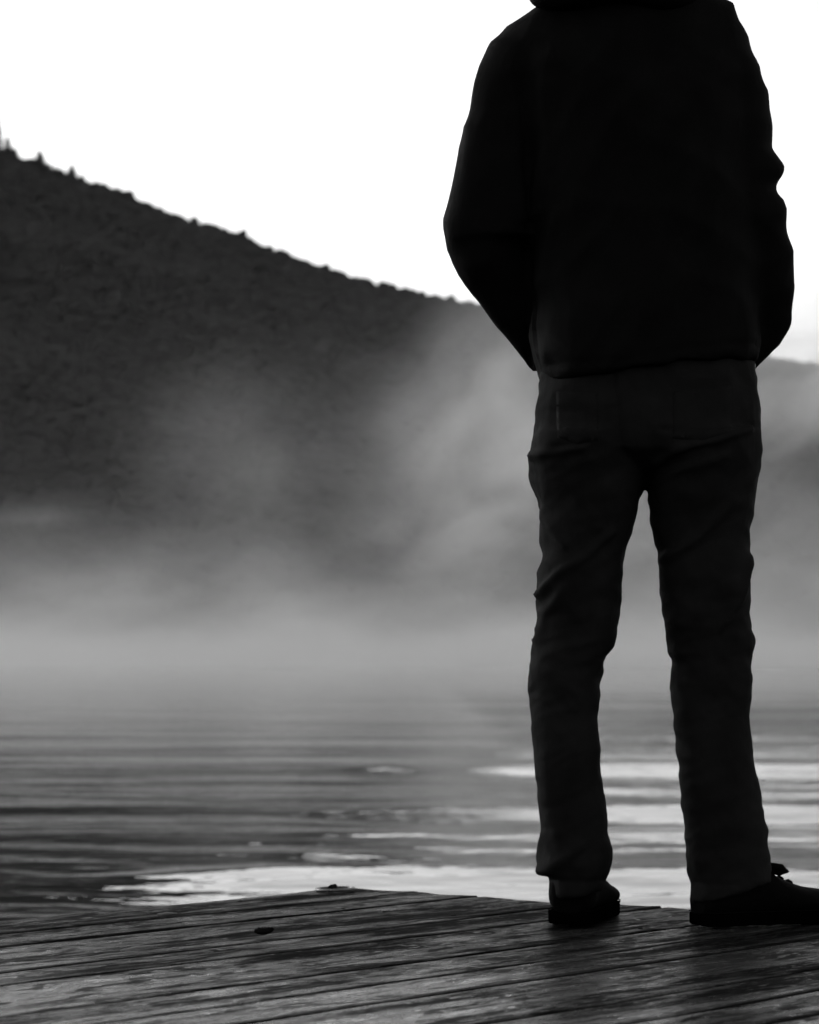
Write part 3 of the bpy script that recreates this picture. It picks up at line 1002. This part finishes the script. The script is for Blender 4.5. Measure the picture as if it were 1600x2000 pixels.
bd.loft([ring_flat(1090, q, 1440, q, 0.0, 0.085, 28) for q in (520, 640, 760, 880)])
bd.tube([(X_(1010), 0, Z_(110)), (X_(950), -0.012, Z_(445)), (X_(1010), 0.045, Z_(575)), (X_(1090), 0.11, Z_(690)), (X_(1105), 0.10, Z_(770))], [0.046, 0.040, 0.034, 0.028, 0.03], 14)
bd.tube([(X_(1400), 0, Z_(110)), (X_(1470), -0.012, Z_(430)), (X_(1488), 0.03, Z_(575)), (X_(1460), 0.06, Z_(690)), (X_(1440), 0.07, Z_(770))], [0.046, 0.040, 0.034, 0.026, 0.026], 14)
bd.tube([(X_(1160), 0, Z_(840)), (X_(1120), 0.012, Z_(1260)), (X_(1102), 0.015, Z_(1340)), (X_(1108), 0.02, Z_(1500)), (X_(1128), 0.03, Z_(1765))], [0.070, 0.046, 0.042, 0.042, 0.034], 16)
bd.tube([(X_(1360), 0, Z_(840)), (X_(1386), 0.008, Z_(1260)), (X_(1394), 0.0, Z_(1500)), (X_(1425), -0.01, Z_(1765))], [0.070, 0.048, 0.042, 0.034], 16)
body = remesh(bd, 'body', MAT_SKIN, person, 0.006, 3)
hr = MB()
rings = []
for i in range(15):
    s = math.pi * 0.62 * i / 14
    r = max(0.02, math.sin(s))
    low = i / 14
    rings.append([(hx + 0.086 * r * math.cos(a), 0.028 + (0.106 if math.sin(a) < 0 else 0.100 - 0.012 * low) * r * math.sin(a),
                   zc + 0.142 + 0.128 * math.cos(s) + (0.075 * low if math.sin(a) > 0.35 else 0.0)) for a in [2 * math.pi * q / 32 for q in range(32)]])
hr.loft(rings)
remesh(hr, 'hair', MAT_HAIR, person, 0.006, 2, lambda co, no: folds(co, ((85, 0.014, 6.0, 0.003),), 41.0))

# --- shoes
def shoe(heel, ang, name_laces):
    """heel: back of the heel on the dock (world x, y); ang: degrees the toe turns to the right of straight ahead"""
    LEN, W = 0.292, 0.104
    a = R(ang)
    fw = Vector((math.sin(a), math.cos(a), 0)); rt = Vector((math.cos(a), -math.sin(a), 0))
    org = Vector((heel[0] - root_xy[0], heel[1] - root_xy[1], 0))
    def P(y, x, z):
        return org + fw * y + rt * x + Vector((0, 0, z))
    def halfw(t):
        return np.interp(t, [0, 0.03, 0.10, 0.25, 0.45, 0.68, 0.85, 0.95, 1.0], [0.45, 0.62, 0.72, 0.70, 0.80, 1.0, 0.86, 0.55, 0.22]) * W / 2
    mb = MB()
    tops = [(0, 0.062), (0.03, 0.082), (0.12, 0.098), (0.28, 0.104), (0.36, 0.104), (0.45, 0.090), (0.55, 0.076), (0.68, 0.062), (0.82, 0.056), (0.93, 0.047), (1.0, 0.030)]
    rings = []
    for t in np.concatenate([np.linspace(0.0, 0.12, 6), np.linspace(0.16, 0.88, 16), np.linspace(0.91, 1.0, 6)]):
        hw = float(halfw(t)) * 1.04 + 0.003
        top = sample(tops, t)
        rg = []
        for k in range(24):
            th = 2 * math.pi * k / 24
            c, s = math.cos(th), math.sin(th)
            nar = 1.0 if s < 0 else (1 - 0.30 * s * np.interp(t, [0, 0.3, 0.7, 1], [0.1, 0.6, 1.0, 0.8]))
            zz = 0.016 + (top - 0.016) * 0.5 * (1 + math.copysign(abs(s) ** 0.8, s))
            rg.append(P(t * LEN, hw * nar * math.copysign(abs(c) ** 0.8, c), zz))
        rings.append([tuple(q) for q in rg])
    mb.loft(rings)
    up = remesh(mb, 'shoe', MAT_SHOE, person, 0.0035, 3, lambda co, no: 0.3 * folds(co, ((0, 0.03, 2.0, 0.002),), 50.0 + ang))
    so = MB()
    outl = []
    ts = np.concatenate([np.linspace(0, 0.1, 5), np.linspace(0.16, 0.84, 12), np.linspace(0.88, 1.0, 6)])
    for t in ts: outl.append((t * LEN, float(halfw(t)) + 0.004))
    for t in ts[::-1]: outl.append((t * LEN, -float(halfw(t)) - 0.004))
    def lay(z, g, heel_cut=False):
        return [tuple(P(0.146 + (y_ - 0.146) * g, x_ * g, z)) for y_, x_ in outl]
    so.loft([lay(0.0012, 0.98), lay(0.004, 1.0), lay(0.019, 1.004), lay(0.022, 0.995), lay(0.023, 0.95)])
    sole = so.build('sole', MAT_SOLE, up)
    we = MB()
    pts = [P(0.146 + (y_ - 0.146) * 1.002, x_ * 1.0, 0.0240) for y_, x_ in outl]
    we.tube(pts, 0.0012, 6)
    we.build('welt', MAT_WELT, up)
    # laces across the instep, with eyelets and a bow
    for i, t in enumerate((0.42, 0.48, 0.54, 0.60)):
        z = sample(tops, t) + 0.001
        hwx = float(halfw(t)) * 0.42
        lb = MB()
        lb.tube([P(t * LEN, -hwx, z - 0.010), P(t * LEN + 0.003, -hwx * 0.5, z - 0.002), P(t * LEN + 0.004, 0, z), P(t * LEN + 0.003, hwx * 0.5, z - 0.002), P(t * LEN, hwx, z - 0.010)], 0.0028, 7)
        lb.build('lace', MAT_SHOE, up)
        for s in (-1, 1):
            eb = MB()
            c = P(t * LEN, s * hwx * 1.12, z - 0.012)
            eb.tube([c + rt * s * 0.000 + Vector((0, 0, -0.001)), c + rt * s * 0.002 + Vector((0, 0, 0.0022))], [0.0026, 0.0020], 10)
            eb.build('eyelet', MAT_METAL, up)
    bw_ = MB()
    z = sample(tops, 0.46)
    for s in (-1, 1):
        c = P(0.43 * LEN, s * 0.004, z + 0.002)
        bw_.tube([c, c + fw * 0.010 + rt * s * 0.010 + Vector((0, 0, 0.009)), c + fw * 0.026 + rt * s * 0.018 + Vector((0, 0, 0.005)), c + fw * 0.034 + rt * s * 0.018 + Vector((0, 0, 0.000)),
                  c + fw * 0.026 + rt * s * 0.013 + Vector((0, 0, -0.004)), c + fw * 0.010 + rt * s * 0.006 + Vector((0, 0, 0.0))], [0.004, 0.0055, 0.007, 0.007, 0.0055, 0.004], 8)
    bw_.build('lace_bow', MAT_SHOE, up)
    return up
hl = ground(1112, 1807)
hr_ = ground(1352, 1812)
shoe((float(hl[0]), float(hl[1])), 13, True)
shoe((float(hr_[0]) + 0.012, float(hr_[1]) + 0.03), 66, True)
